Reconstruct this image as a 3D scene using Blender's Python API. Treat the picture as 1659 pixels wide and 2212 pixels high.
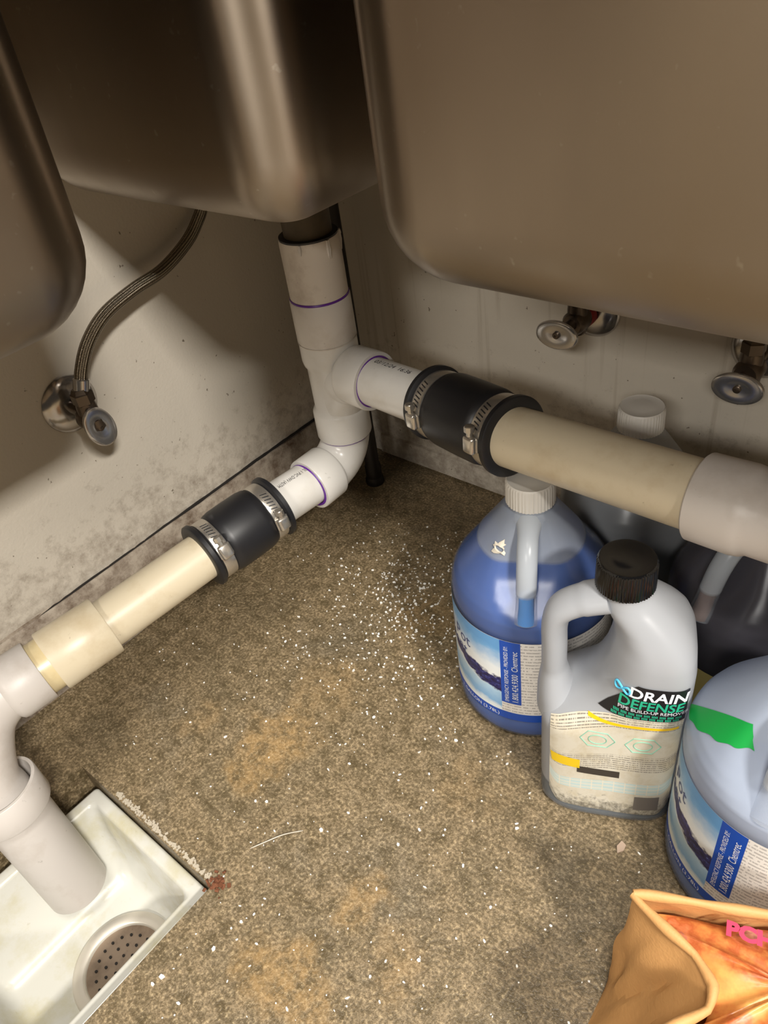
import bpy, bmesh, math, random
import numpy as np
from mathutils import Vector, Matrix
random.seed(7); rng = np.random.default_rng(7)
for o in list(bpy.data.objects): bpy.data.objects.remove(o, do_unlink=True)
scene = bpy.context.scene
COL = scene.collection

# ------------------------------------------------------------------ camera
F, CX, CY, H = 1661.0, 829.5, 1106.0, 0.66          # focal length in px of the 1659x2212 frame, lens height in m
_n = np.array([332., 2051., F]); _n /= np.linalg.norm(_n)      # where "down" points in the camera
_z = -_n; _y = np.array([0, 0, 1.]) - _n * _n[2]; _y /= np.linalg.norm(_y); _x = np.cross(_y, _z)
TH = math.radians(45.2)                      # turn the world so that the walls run along its axes
_rz = np.array([[math.cos(TH), -math.sin(TH), 0], [math.sin(TH), math.cos(TH), 0], [0, 0, 1.]])
M = _rz @ np.array([_x, _y, _z]); CAM = np.array([0, 0, H])
def RW(x, y, z=0.): return _rz @ np.array([x, y, z])
def ray(u, v): return M @ np.array([(u - CX) / F, (v - CY) / F, 1.])
def onz(u, v, z=0.): d = ray(u, v); return CAM + d * ((z - H) / d[2])
def onplane(u, v, p, n): d = ray(u, v); return CAM + d * (((p - CAM) @ n) / (d @ n))
cam_d = bpy.data.cameras.new('camera'); cam = bpy.data.objects.new('camera', cam_d); COL.objects.link(cam)
cam_d.sensor_fit = 'VERTICAL'; cam_d.sensor_height = 36.0; cam_d.lens = F * 36.0 / 2212.0
cam_d.clip_start = 0.01
R3 = Matrix([list(M @ np.array([1, 0, 0.])), list(M @ np.array([0, -1., 0])), list(M @ np.array([0, 0, -1.]))]).transposed()
cam.matrix_world = Matrix.Translation(Vector(CAM)) @ R3.to_4x4()
scene.camera = cam

# two walls of the corner: l = distance from the left wall, r = distance from the right wall
aL, aR = 0.0, math.radians(-90.0)
dL = np.array([math.sin(aL), math.cos(aL), 0]); dR = np.array([math.sin(aR), math.cos(aR), 0])
nL = np.array([dL[1], -dL[0], 0]); nR = np.array([-dR[1], dR[0], 0])
COR = onz(800, 962)
eL = -dR / (-dR @ nL); eR = -dL / (-dL @ nR)
def W(l, r, z=0.): return COR + l * eL + r * eR + np.array([0, 0, z])

# ------------------------------------------------------------------ light
w = bpy.data.worlds.new('world'); scene.world = w; w.use_nodes = True
bg = w.node_tree.nodes['Background']; bg.inputs[0].default_value = (1.0, 0.90, 0.78, 1); bg.inputs[1].default_value = 0.04
def area(name, loc, target, sx, sy, e, col):
    d = bpy.data.lights.new(name, 'AREA'); d.shape = 'RECTANGLE'; d.size = sx; d.size_y = sy; d.energy = e; d.color = col
    o = bpy.data.objects.new(name, d); COL.objects.link(o); o.location = Vector(loc)
    o.rotation_euler = (Vector(target) - Vector(loc)).to_track_quat('-Z', 'Y').to_euler(); return o
# the kitchen's ceiling fixtures and an added rear fill light, above and behind the lens, at ceiling height and facing straight down
area('ceiling_light_near_offscreen', W(1.0, 0.97, 2.6), W(1.0, 0.97, 0), 0.5, 1.0, 62, (1.0, 0.96, 0.89))
area('ceiling_light_side_offscreen', W(2.8, 1.36, 2.6), W(2.8, 1.36, 0), 0.30, 0.60, 228, (1.0, 0.95, 0.88))
area('fill_light_rear_offscreen', W(1.7, 3.9, 2.6), W(1.7, 3.9, 0), 1.2, 0.6, 140, (1.0, 0.95, 0.88))  # added fill, brightens the right wall and the pipes
scene.view_settings.view_transform = 'Standard'; scene.view_settings.look = 'None'
scene.view_settings.exposure = 0.0; scene.view_settings.gamma = 1.0
scene.view_settings.use_curve_mapping = False

# ------------------------------------------------------------------ helpers
def V(p): return Vector([float(c) for c in p])
def tag(o, label=None, cat=None, group=None, kind=None):
    if label: o['label'] = label
    if cat: o['category'] = cat
    if group: o['group'] = group
    if kind: o['kind'] = kind
    return o
def thing(name, label, cat, loc=(0, 0, 0), rotz=0., group=None):
    o = bpy.data.objects.new(name, None); COL.objects.link(o); o.empty_display_size = 0.02
    o.location = V(loc); o.rotation_euler = (0, 0, rotz)
    return tag(o, label, cat, group)
def mesh_obj(name, vf, mat, parent=None, smooth=True, base=None, uv=None, angle=40):
    """vf = (verts, faces); base: vertices are world coords, subtract the parent's location"""
    vs, fs = vf[0], vf[1]
    if base is not None:
        b = np.array(base, float); vs = [np.array(v, float) - b for v in vs]
    me = bpy.data.meshes.new(name); me.from_pydata([tuple(map(float, v)) for v in vs], [], [tuple(f) for f in fs]); me.validate()
    if uv is not None:
        l = me.uv_layers.new(name='UVMap')
        for lp in me.loops: l.data[lp.index].uv = uv[lp.vertex_index]
    if mat: me.materials.append(mat)
    bm = bmesh.new(); bm.from_mesh(me); bmesh.ops.recalc_face_normals(bm, faces=bm.faces)
    bm.to_mesh(me); bm.free()
    if smooth:
        me.polygons.foreach_set('use_smooth', [True] * len(me.polygons))
        try: me.set_sharp_from_angle(angle=math.radians(angle))
        except Exception: pass
    o = bpy.data.objects.new(name, me); COL.objects.link(o)
    if parent: o.parent = parent
    return o
def join(*parts):
    vs, fs = [], []
    for v, f in parts:
        k = len(vs); vs += [np.array(p, float) for p in v]; fs += [tuple(i + k for i in q) for q in f]
    return vs, fs
def box(c, s, ax=None):
    c = np.array(c, float); ax = np.eye(3) if ax is None else np.array(ax, float)
    vs = [c + ax[0] * s[0] / 2 * i + ax[1] * s[1] / 2 * j + ax[2] * s[2] / 2 * k for i in (-1, 1) for j in (-1, 1) for k in (-1, 1)]
    return vs, [(0, 1, 3, 2), (4, 6, 7, 5), (0, 4, 5, 1), (2, 3, 7, 6), (0, 2, 6, 4), (1, 5, 7, 3)]
def rbox(c, s, b, ax=None, seg=2):
    v, f = box(c, s, ax); bm = bmesh.new(); q = [bm.verts.new(V(p)) for p in v]
    for k in f: bm.faces.new([q[i] for i in k])
    bmesh.ops.bevel(bm, geom=bm.edges[:], offset=b, segments=seg, affect='EDGES', profile=0.5); bm.verts.index_update()
    out = ([np.array(p.co) for p in bm.verts], [tuple(p.index for p in k.verts) for k in bm.faces]); bm.free(); return out
def unit(a): a = np.array(a, float); return a / np.linalg.norm(a)
def perp(d):
    a = np.array([0, 0, 1.]) if abs(d[2]) < .9 else np.array([1., 0, 0]); u = unit(np.cross(d, a)); return u, np.cross(d, u)
def lathe(prof, O, d, seg=40, caps=True, rfun=None):
    """prof: list of (s along axis, radius)"""
    d = unit(d); u, w_ = perp(d); vs, fs = [], []; O = np.array(O, float)
    for s, r in prof:
        for k in range(seg):
            a = 2 * math.pi * k / seg; rr = r if rfun is None else rfun(s, r, a)
            vs.append(O + d * s + rr * (u * math.cos(a) + w_ * math.sin(a)))
    n = len(prof)
    for i in range(n - 1):
        for k in range(seg):
            k2 = (k + 1) % seg; fs.append((i * seg + k, i * seg + k2, (i + 1) * seg + k2, (i + 1) * seg + k))
    if caps: fs.append(tuple(range(seg))[::-1]); fs.append(tuple(range((n - 1) * seg, n * seg)))
    return vs, fs
def catmull(pts, n=8):
    P = [np.array(p, float) for p in pts]; P = [2 * P[0] - P[1]] + P + [2 * P[-1] - P[-2]]; out = []
    for i in range(1, len(P) - 2):
        for k in range(n):
            t = k / n; a, b, c, e = P[i - 1], P[i], P[i + 1], P[i + 2]
            out.append(.5 * (2 * b + (c - a) * t + (2 * a - 5 * b + 4 * c - e) * t * t + (3 * b - a - 3 * c + e) * t ** 3))
    out.append(P[-2]); return out
def tube(path, rad, seg=24, caps=True, ell=None, up=None):
    """swept tube; rad number or list; ell: (ru, rw) scale across (u, w)"""
    P = [np.array(p, float) for p in path]; n = len(P); T = []
    for i in range(n): T.append(unit(P[min(i + 1, n - 1)] - P[max(i - 1, 0)]))
    u = perp(T[0])[0] if up is None else unit(np.array(up) - T[0] * (np.array(up) @ T[0])); vs, fs = [], []
    for i in range(n):
        u = unit(u - T[i] * (u @ T[i])); w_ = np.cross(T[i], u); r = rad[i] if hasattr(rad, '__len__') else rad
        eu, ew = ell if ell else (1, 1)
        for k in range(seg):
            a = 2 * math.pi * k / seg; vs.append(P[i] + r * (eu * u * math.cos(a) + ew * w_ * math.sin(a)))
    for i in range(n - 1):
        for k in range(seg):
            k2 = (k + 1) % seg; fs.append((i * seg + k, i * seg + k2, (i + 1) * seg + k2, (i + 1) * seg + k))
    if caps: fs.append(tuple(range(seg))[::-1]); fs.append(tuple(range((n - 1) * seg, n * seg)))
    return vs, fs
def grid(fun, nu, nv):
    vs, fs, uv = [], [], []
    for i in range(nu + 1):
        for j in range(nv + 1):
            vs.append(np.array(fun(i / nu, j / nv), float)); uv.append((i / nu, j / nv))
    for i in range(nu):
        for j in range(nv):
            a = i * (nv + 1) + j; fs.append((a, a + nv + 1, a + nv + 2, a + 1))
    return vs, fs, uv
def text_mesh(body, size, fn, align='LEFT', shear=0., sx=1.0, bold=0.):
    c = bpy.data.curves.new('tmp', 'FONT'); c.body = body; c.size = size; c.align_x = align; c.shear = shear; c.resolution_u = 3; c.offset = bold
    o = bpy.data.objects.new('tmp', c); COL.objects.link(o)
    dg = bpy.context.evaluated_depsgraph_get(); me = bpy.data.meshes.new_from_object(o.evaluated_get(dg))
    vs = [fn(v.co.x * sx, v.co.y) for v in me.vertices]; fs = [tuple(p.vertices) for p in me.polygons]
    bpy.data.objects.remove(o, do_unlink=True); bpy.data.curves.remove(c); bpy.data.meshes.remove(me)
    return vs, fs

# ------------------------------------------------------------------ materials
def nodes(m): return m.node_tree.nodes, m.node_tree.links
def new_mat(name, col=(.8, .8, .8), rough=.5, metal=0., **kw):
    m = bpy.data.materials.new(name); m.use_nodes = True; p = m.node_tree.nodes['Principled BSDF']
    p.inputs['Base Color'].default_value = (*col, 1); p.inputs['Roughness'].default_value = rough; p.inputs['Metallic'].default_value = metal
    for k, v in kw.items(): p.inputs[k.replace('_', ' ')].default_value = v
    return m
def N(m, t, **kw):
    n = m.node_tree.nodes.new(t)
    for k, v in kw.items():
        if k.startswith('i_'):
            n.inputs[k[2:].replace('_', ' ')].default_value = v
        else: setattr(n, k, v)
    return n
def link(m, a, b): m.node_tree.links.new(a, b)
def noise(m, scale, detail=4., rough=.55, coord=None, vec=None, dist=0.):
    n = N(m, 'ShaderNodeTexNoise'); n.inputs['Scale'].default_value = scale; n.inputs['Detail'].default_value = detail
    n.inputs['Roughness'].default_value = rough; n.inputs['Distortion'].default_value = dist
    if vec is None: vec = wcoord(m)
    link(m, vec, n.inputs['Vector']); return n.outputs[0]
def wcoord(m, kind='Object'):
    if kind == 'World':
        for n in m.node_tree.nodes:
            if n.bl_idname == 'ShaderNodeNewGeometry': return n.outputs['Position']
        return N(m, 'ShaderNodeNewGeometry').outputs['Position']
    for n in m.node_tree.nodes:
        if n.bl_idname == 'ShaderNodeTexCoord': return n.outputs[kind]
    return N(m, 'ShaderNodeTexCoord').outputs[kind]
def ramp(m, fac, stops, interp='LINEAR'):
    r = N(m, 'ShaderNodeValToRGB'); r.color_ramp.interpolation = interp; e = r.color_ramp.elements
    while len(e) < len(stops): e.new(.5)
    for q, (p, c) in zip(e, stops): q.position = p; q.color = (*c, 1) if hasattr(c, '__len__') else (c, c, c, 1)
    link(m, fac, r.inputs[0]); return r.outputs[0]
def mixc(m, fac, a, b, blend='MIX'):
    x = N(m, 'ShaderNodeMix', data_type='RGBA', blend_type=blend)
    for s, v in ((0, fac), (6, a), (7, b)):
        if hasattr(v, 'links') or isinstance(v, bpy.types.NodeSocket): link(m, v, x.inputs[s])
        elif s == 0: x.inputs[0].default_value = v
        else: x.inputs[s].default_value = (*v, 1)
    return x.outputs[2]
def math_(m, op, a, b=0., c=None, clamp=False):
    x = N(m, 'ShaderNodeMath', operation=op, use_clamp=clamp)
    for i, v in enumerate((a, b) if c is None else (a, b, c)):
        if isinstance(v, bpy.types.NodeSocket): link(m, v, x.inputs[i])
        else: x.inputs[i].default_value = v
    return x.outputs[0]
def setp(m, **kw):
    p = m.node_tree.nodes['Principled BSDF']
    for k, v in kw.items(): link(m, v, p.inputs[k.replace('_', ' ')])
def bump(m, h, strength=.3, dist=.002):
    b = N(m, 'ShaderNodeBump'); b.inputs['Strength'].default_value = strength; b.inputs['Distance'].default_value = dist
    link(m, h, b.inputs['Height']); link(m, b.outputs[0], m.node_tree.nodes['Principled BSDF'].inputs['Normal']); return b
def sep(m, v):
    s = N(m, 'ShaderNodeSeparateXYZ'); link(m, v, s.inputs[0]); return s.outputs
def srgb(r, g, b):
    f = lambda c: (c / 255) / 12.92 if c / 255 <= .04045 else ((c / 255 + .055) / 1.055) ** 2.4
    return (f(r), f(g), f(b))

def wall_mat(name, base, streak):
    m = new_mat(name, base, .55); wc = wcoord(m, 'World'); s = sep(m, wc)
    big = noise(m, 5., 3, .6, vec=wc); col = mixc(m, math_(m, 'MULTIPLY', big, .5), base, tuple(c * .72 for c in base))
    # grime: brown scuffs gathered along the base joint, with a ragged noise edge of their own
    g = noise(m, 60., 8, .72, vec=wc)
    hgt = N(m, 'ShaderNodeMapRange'); hgt.inputs[1].default_value = .10; hgt.inputs[2].default_value = .23; hgt.inputs[3].default_value = .26; hgt.inputs[4].default_value = -.04
    link(m, s[2], hgt.inputs[0])
    k = math_(m, 'ADD', g, hgt.outputs[0]); dirt = ramp(m, k, [(.60, 0.), (.86, 1.)])
    col = mixc(m, math_(m, 'MULTIPLY', dirt, .55), col, (.115, .075, .045))
    sp = noise(m, 160., 2, .5, vec=wc); col = mixc(m, ramp(m, sp, [(.73, 0.), (.77, .8)]), col, (.10, .07, .045))
    if streak:
        sc = N(m, 'ShaderNodeMapping'); sc.inputs['Scale'].default_value = (85, 85, 2.6); link(m, wc, sc.inputs[0])
        st = N(m, 'ShaderNodeTexNoise'); st.inputs['Scale'].default_value = 1.; st.inputs['Detail'].default_value = 3; link(m, sc.outputs[0], st.inputs['Vector'])
        col = mixc(m, ramp(m, st.outputs[0], [(.60, 0.), (.80, .5)]), col, (.19, .14, .085))
    setp(m, Base_Color=col)
    bump(m, math_(m, 'ADD', noise(m, 330., 2, .5, vec=wc), math_(m, 'MULTIPLY', noise(m, 90., 3, .5, vec=wc), .6)), .22, .0012)
    return m
M_WALL_L = wall_mat('painted_wall_left', srgb(200, 192, 178), False)
M_WALL_R = wall_mat('painted_wall_right', srgb(200, 192, 178), True)

def base_mat():
    m = new_mat('grimy_cove_base', srgb(150, 140, 125), .6); wc = wcoord(m, 'World')
    g = noise(m, 34., 9, .75, vec=wc); col = mixc(m, ramp(m, g, [(.40, 0.), (.66, 1.)]), srgb(158, 147, 132), srgb(84, 66, 50))
    setp(m, Base_Color=col); bump(m, noise(m, 220., 4, .6, vec=wc), .3, .0015); return m
M_BASE = base_mat()
M_GAP = new_mat('dark_joint', (.012, .009, .007), .9)

def floor_mat():
    m = new_mat('worn_concrete', (.2, .16, .11), .5); wc = wcoord(m, 'World')
    a = noise(m, 9., 5, .6, vec=wc); b = noise(m, 70., 6, .7, vec=wc); c = noise(m, 330., 3, .7, vec=wc)
    col = ramp(m, a, [(.3, srgb(108, 96, 74)), (.5, srgb(138, 120, 92)), (.72, srgb(114, 104, 86))])
    col = mixc(m, ramp(m, b, [(.36, .75), (.56, 0.)]), col, srgb(70, 60, 40))
    col = mixc(m, ramp(m, c, [(.40, .75), (.55, 0.)]), col, srgb(76, 64, 42))
    col = mixc(m, ramp(m, c, [(.56, 0.), (.70, .6)]), col, srgb(190, 170, 132))
    # ochre stains where the photograph has them, ragged by noise
    wob = N(m, 'ShaderNodeTexNoise'); wob.inputs['Scale'].default_value = 26.; wob.inputs['Detail'].default_value = 6.; link(m, wc, wob.inputs['Vector'])
    d0 = N(m, 'ShaderNodeVectorMath', operation='SUBTRACT'); link(m, wob.outputs['Color'], d0.inputs[0]); d0.inputs[1].default_value = (.5, .5, .5)
    d1 = N(m, 'ShaderNodeVectorMath', operation='SCALE'); link(m, d0.outputs[0], d1.inputs[0]); d1.inputs['Scale'].default_value = .075
    pw = N(m, 'ShaderNodeVectorMath', operation='ADD'); link(m, wc, pw.inputs[0]); link(m, d1.outputs[0], pw.inputs[1])
    tot = None
    for (u, v, rad, s) in ((585, 1600, .050, .9), (640, 1560, .04, .6), (540, 1660, .035, .8), (780, 1945, .034, .75), (600, 2110, .045, .9), (640, 2180, .04, .8), (700, 1480, .05, .4), (920, 1330, .05, .5), (1010, 1700, .04, .3), (860, 2080, .03, .4), (420, 1560, .03, .35)):
        p = onz(u, v); dd = N(m, 'ShaderNodeVectorMath', operation='DISTANCE'); link(m, pw.outputs[0], dd.inputs[0]); dd.inputs[1].default_value = V(p)
        mr = N(m, 'ShaderNodeMapRange'); mr.interpolation_type = 'SMOOTHSTEP'; mr.inputs[1].default_value = rad; mr.inputs[2].default_value = rad * .45; mr.inputs[3].default_value = 0; mr.inputs[4].default_value = s
        link(m, dd.outputs['Value'], mr.inputs[0]); tot = mr.outputs[0] if tot is None else math_(m, 'MAXIMUM', tot, mr.outputs[0])
    k = math_(m, 'MULTIPLY', tot, ramp(m, b, [(.40, .15), (.58, 1.)]))
    col = mixc(m, math_(m, 'MULTIPLY', k, .42), col, srgb(176, 138, 80))
    setp(m, Base_Color=col, Roughness=ramp(m, b, [(.35, .34), (.65, .6)]))
    bump(m, math_(m, 'ADD', c, math_(m, 'MULTIPLY', b, 1.5)), .45, .0016)
    return m
M_FLOOR = floor_mat()
def steel_mat():
    m = new_mat('brushed_stainless', srgb(160, 148, 134), .3, 1.0); wc = wcoord(m, 'World')
    sc = N(m, 'ShaderNodeMapping'); sc.inputs['Scale'].default_value = (60, 60, 3); link(m, wc, sc.inputs[0])
    st = N(m, 'ShaderNodeTexNoise'); st.inputs['Scale'].default_value = 1.; st.inputs['Detail'].default_value = 4; link(m, sc.outputs[0], st.inputs['Vector'])
    sm = noise(m, 11., 4, .6, vec=wc); spk = noise(m, 120., 2, .5, vec=wc)
    r = math_(m, 'ADD', math_(m, 'MULTIPLY', sm, .16), math_(m, 'MULTIPLY', st.outputs[0], .14)); r = math_(m, 'ADD', r, .22)
    setp(m, Roughness=r, Base_Color=mixc(m, ramp(m, spk, [(.70, 0.), (.76, .5)]), srgb(160, 148, 134), srgb(190, 182, 170)))
    tg = N(m, 'ShaderNodeTangent'); tg.direction_type = 'RADIAL'; tg.axis = 'Z'; p = m.node_tree.nodes['Principled BSDF']
    link(m, tg.outputs[0], p.inputs['Tangent']); p.inputs['Anisotropic'].default_value = .8; p.inputs['Anisotropic Rotation'].default_value = .25
    bump(m, st.outputs[0], .03, .001); return m
M_STEEL = steel_mat()
def pvc(name, col, dirtcol, amount, rough=.32):
    m = new_mat(name, col, rough); wc = wcoord(m, 'World')
    a = noise(m, 22., 6, .65, vec=wc); b = noise(m, 120., 3, .6, vec=wc)
    c = mixc(m, ramp(m, a, [(.50, 0.), (.75, amount)]), col, dirtcol); c = mixc(m, ramp(m, b, [(.70, 0.), (.78, amount)]), c, tuple(x * .35 for x in dirtcol))
    setp(m, Base_Color=c); return m
M_PVC = pvc('new_white_pvc', srgb(212, 209, 203), srgb(182, 172, 154), .35, .26)
M_PVC_OLD = pvc('yellowed_pvc', srgb(206, 194, 168), srgb(170, 146, 106), .5, .38)
M_PVC_GREY = pvc('weathered_white_pvc', srgb(196, 190, 184), srgb(164, 152, 140), .5, .42)
M_PVC_DUST = pvc('dusty_pvc', srgb(204, 195, 184), srgb(120, 96, 72), .55, .5)
M_PURPLE = new_mat('purple_primer', srgb(92, 34, 140), .35)
M_RUBBER = new_mat('black_rubber', (.012, .012, .014), .42)
M_CLAMP = new_mat('clamp_steel', srgb(206, 200, 190), .26, .85)
M_CHROME = new_mat('chrome', srgb(182, 178, 174), .17, .85)
M_CHROME_D = new_mat('dull_brass', srgb(96, 84, 72), .35, .8)
M_RED = new_mat('red_paint', srgb(150, 26, 16), .45)
M_INK = new_mat('black_ink', (.02, .02, .022), .6)
M_BRONZE = pvc('corroded_tailpiece', srgb(70, 58, 36), srgb(30, 22, 14), .8, .6)
M_ENAMEL = None
def enamel():
    m = new_mat('white_enamel', srgb(188, 187, 178), .22); wc = wcoord(m, 'World')
    a = noise(m, 16., 6, .65, vec=wc); b = noise(m, 60., 4, .6, vec=wc)
    c = mixc(m, ramp(m, a, [(.50, 0.), (.70, .7)]), srgb(190, 189, 181), srgb(172, 164, 126))
    c = mixc(m, ramp(m, b, [(.66, 0.), (.74, .5)]), c, srgb(150, 138, 110)); setp(m, Base_Color=c); return m
M_ENAMEL = enamel()
M_RUST = new_mat('rust', srgb(104, 62, 38), .9)
M_GROUT = new_mat('crumbled_grout', srgb(170, 160, 142), .9)

# ------------------------------------------------------------------ setting: floor, walls
def wallbox(l0, l1, r0, r1, z0, z1):
    vs = [W(l, r, z) for l in (l0, l1) for r in (r0, r1) for z in (z0, z1)]
    return vs, [(0, 1, 3, 2), (4, 6, 7, 5), (0, 4, 5, 1), (2, 3, 7, 6), (0, 2, 6, 4), (1, 5, 7, 3)]
EXT = 4.2
HL0, HL1, HR0, HR1, HZ = .112, .322, .6005, .82, -.20        # the pit the floor sink stands in
def floor_mesh():
    ls, rs = [-.1, HL0, HL1, EXT], [-.1, HR0, HR1, EXT]; vs, fs = [], []
    for l in ls:
        for r in rs: vs.append(W(l, r, 0))
    for i in range(3):
        for j in range(3):
            if (i, j) != (1, 1): fs.append((i * 4 + j, (i + 1) * 4 + j, (i + 1) * 4 + j + 1, i * 4 + j + 1))
    k = len(vs); q = [(HL0, HR0), (HL1, HR0), (HL1, HR1), (HL0, HR1)]
    vs += [W(a, b, 0) for a, b in q] + [W(a, b, HZ) for a, b in q]
    for i in range(4): fs.append((k + i, k + (i + 1) % 4, k + 4 + (i + 1) % 4, k + 4 + i))
    fs.append((k + 4, k + 5, k + 6, k + 7)); return vs, fs
tag(mesh_obj('floor', floor_mesh(), M_FLOOR, smooth=False), 'worn brown-grey concrete floor with ochre stains', None, None, 'structure')
CB = .104   # height of the left cove base
tag(mesh_obj('wall_left', wallbox(-.1, 0, -.1, EXT, 0, 2.7), M_WALL_L, smooth=False), 'cream painted left wall', None, None, 'structure')
tag(mesh_obj('wall_right', wallbox(0, EXT, -.1, 0, 0, 2.7), M_WALL_R, smooth=False), 'streaked beige right wall', None, None, 'structure')
def cove():
    prof = [(0.0, CB), (.004, CB - .001), (.006, CB - .004), (.0065, .02), (.0075, .006), (.0095, .001), (.0100, 0), (0, 0)]
    vs, fs = [], []; R_ = np.linspace(0.0, EXT, 60)
    for r in R_:
        for l, z in prof: vs.append(W(l, r, z + .0012 * math.sin(r * 37) * (z > .05)))
    n = len(prof)
    for i in range(len(R_) - 1):
        for j in range(n - 1): fs.append((i * n + j, i * n + j + 1, (i + 1) * n + j + 1, (i + 1) * n + j))
    return vs, fs
bb = tag(mesh_obj('baseboard_left', cove(), M_BASE, smooth=True), 'grimy cove base strip along the left wall', None, None, 'structure')
def crack():
    vs, fs = [], []; R_ = np.linspace(0.0, 1.6, 220)
    for r in R_:
        h = .0002 + .0008 * abs(math.sin(r * 23) * math.sin(r * 61 + 1)) + random.random() * .0005
        z = CB + .0016 * math.sin(r * 9) + .0004
        for l, dz in ((.0004, -h - .001), (.0030, -h - .001), (.0030, h), (.0004, h)): vs.append(W(l, r, z + dz))
    for i in range(len(R_) - 1):
        for j in range(4): fs.append((i * 4 + j, i * 4 + (j + 1) % 4, (i + 1) * 4 + (j + 1) % 4, (i + 1) * 4 + j))
    return vs, fs
tag(mesh_obj('trim_1', crack(), M_GAP, smooth=False), 'dark cracked joint above the cove base', None, None, 'structure')
def lip():
    prof = [(0.0, .034), (.004, .033), (.006, .026), (.007, .004), (.003, 0), (0, 0)]
    vs, fs = [], []; L_ = np.linspace(.03, EXT, 40)
    for l in L_:
        for r, z in prof: vs.append(W(l, r, z))
    n = len(prof)
    for i in range(len(L_) - 1):
        for j in range(n - 1): fs.append((i * n + j, i * n + j + 1, (i + 1) * n + j + 1, (i + 1) * n + j))
    return vs, fs
tag(mesh_obj('baseboard_right', lip(), M_WALL_R, smooth=True), 'narrow lip along the foot of the right wall', None, None, 'structure')

# ------------------------------------------------------------------ sink with three bowls
ZB = .487
sink_base = W(.067, .068, 0)
sink = thing('corner_sink', 'stainless steel corner sink with three deep bowls seen from underneath', 'sink', sink_base)
def bowl(l0, l1, r0, r1, rc=.052, rb=.048, ztop=.842, drain=None):
    def loop(inset, z, sag=0.):
        rr = max(rc - inset, .004); out = []
        for (cl, cr, a0) in ((l1 - inset - rr, r1 - inset - rr, 0), (l0 + inset + rr, r1 - inset - rr, 90), (l0 + inset + rr, r0 + inset + rr, 180), (l1 - inset - rr, r0 + inset + rr, 270)):
            for k in range(13):
                a = math.radians(a0 + 90 * k / 12); out.append((cl + rr * math.cos(a), cr + rr * math.sin(a), z))
        return out
    loops = [loop(0.0, ztop), loop(.0005, .72), loop(.001, .62), loop(.0015, ZB + rb + .03), loop(.002, ZB + rb)]
    for k in range(1, 11):
        a = math.radians(9 * k); loops.append(loop(.002 + rb * (1 - math.cos(a)), ZB + rb * (1 - math.sin(a))))
    loops.append(loop(.002 + rb + .03, ZB - .002)); loops.append(loop(.002 + rb + .07, ZB - .004))
    vs, fs = [], []; n = len(loops[0])
    for q in loops: vs += [W(*p) for p in q]
    for i in range(len(loops) - 1):
        for k in range(n): fs.append((i * n + k, i * n + (k + 1) % n, (i + 1) * n + (k + 1) % n, (i + 1) * n + k))
    fs.append(tuple(range((len(loops) - 1) * n, len(loops) * n))); return vs, fs
BC, BL, BR = (.004, .333, .03, .368), (.030, .322, .478, .93), (.416, 1.0, .03, .404)
for b in (BC, BL, BR):
    o = mesh_obj('bowl', bowl(*b), M_STEEL, sink, base=sink_base, angle=60)
    sd = o.modifiers.new('thickness', 'SOLIDIFY'); sd.thickness = .0015; sd.offset = 1
def deck():
    ls = sorted({.003, .41, 2.2} | {q for b in (BC, BL, BR) for q in (b[0] + .02, b[1] - .02)}); rs = sorted({.003, .46, 2.2} | {q for b in (BC, BL, BR) for q in (b[2] + .02, b[3] - .02)})
    inside = lambda l, r: (l < .41 or r < .46) and not any(b[0] + .02 < l < b[1] - .02 and b[2] + .02 < r < b[3] - .02 for b in (BC, BL, BR))
    cell = lambda i, j: 0 <= i < len(ls) - 1 and 0 <= j < len(rs) - 1 and inside((ls[i] + ls[i + 1]) / 2, (rs[j] + rs[j + 1]) / 2)
    vs, fs = [], []
    def quad(*p):
        k = len(vs); vs.extend(W(*q) for q in p); fs.append((k, k + 1, k + 2, k + 3))
    z0, z1 = .842, .86
    for i in range(len(ls) - 1):
        for j in range(len(rs) - 1):
            if not cell(i, j): continue
            a, b, c, d = ls[i], ls[i + 1], rs[j], rs[j + 1]
            for z in (z0, z1): quad((a, c, z), (b, c, z), (b, d, z), (a, d, z))
            for (di, dj, p, q) in ((-1, 0, (a, c), (a, d)), (1, 0, (b, c), (b, d)), (0, -1, (a, c), (b, c)), (0, 1, (a, d), (b, d))):
                if not cell(i + di, j + dj): quad((*p, z0), (*q, z0), (*q, z1), (*p, z1))
    return vs, fs
mesh_obj('rim_deck', deck(), M_STEEL, sink, smooth=False, base=sink_base)
def leg():
    O = sink_base
    return join(lathe([(0.010, .0115), (.03, .0115), (.032, .0100), (ZB + .0, .0100)], O, (0, 0, 1), 24), lathe([(0, .0130), (.003, .0138), (.009, .0128), (.012, .0115)], O, (0, 0, 1), 24))
mesh_obj('leg', leg(), new_mat('dull_leg_steel', srgb(58, 54, 50), .5, .8), sink, base=sink_base)

# ------------------------------------------------------------------ drain pipe
VX = RW(-.028, .715); UP = np.array([0, 0, 1.])
drain_base = VX.copy(); drain_base[2] = 0
drain = thing('drain_pipe', 'white plastic sink drain pipe with tee, elbows and black rubber couplings', 'drain pipe', drain_base)
def part(name, vf, mat, parent=None, **k): return mesh_obj(name, vf, mat, parent or drain, base=drain_base, **k)
# tailpiece under the bowl
part('tailpiece', lathe([(.405, .0225), (.455, .0228), (.462, .027), (.470, .027), (.474, .034), (.489, .038)], VX, UP), M_BRONZE)
part('gasket_ring', lathe([(.4238, .0276), (.4262, .0277), (.4266, .0222), (.4238, .0222)], VX, UP, caps=False), M_RUBBER)
def ragged(s, r, a): return r
top = part('upper_pipe', lathe([(.368, .0232), (.368, .0284), (.422, .0284), (.4245, .0278), (.4245, .0235), (.40, .0235)], VX, UP, 48, caps=False), M_PVC_DUST)
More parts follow.
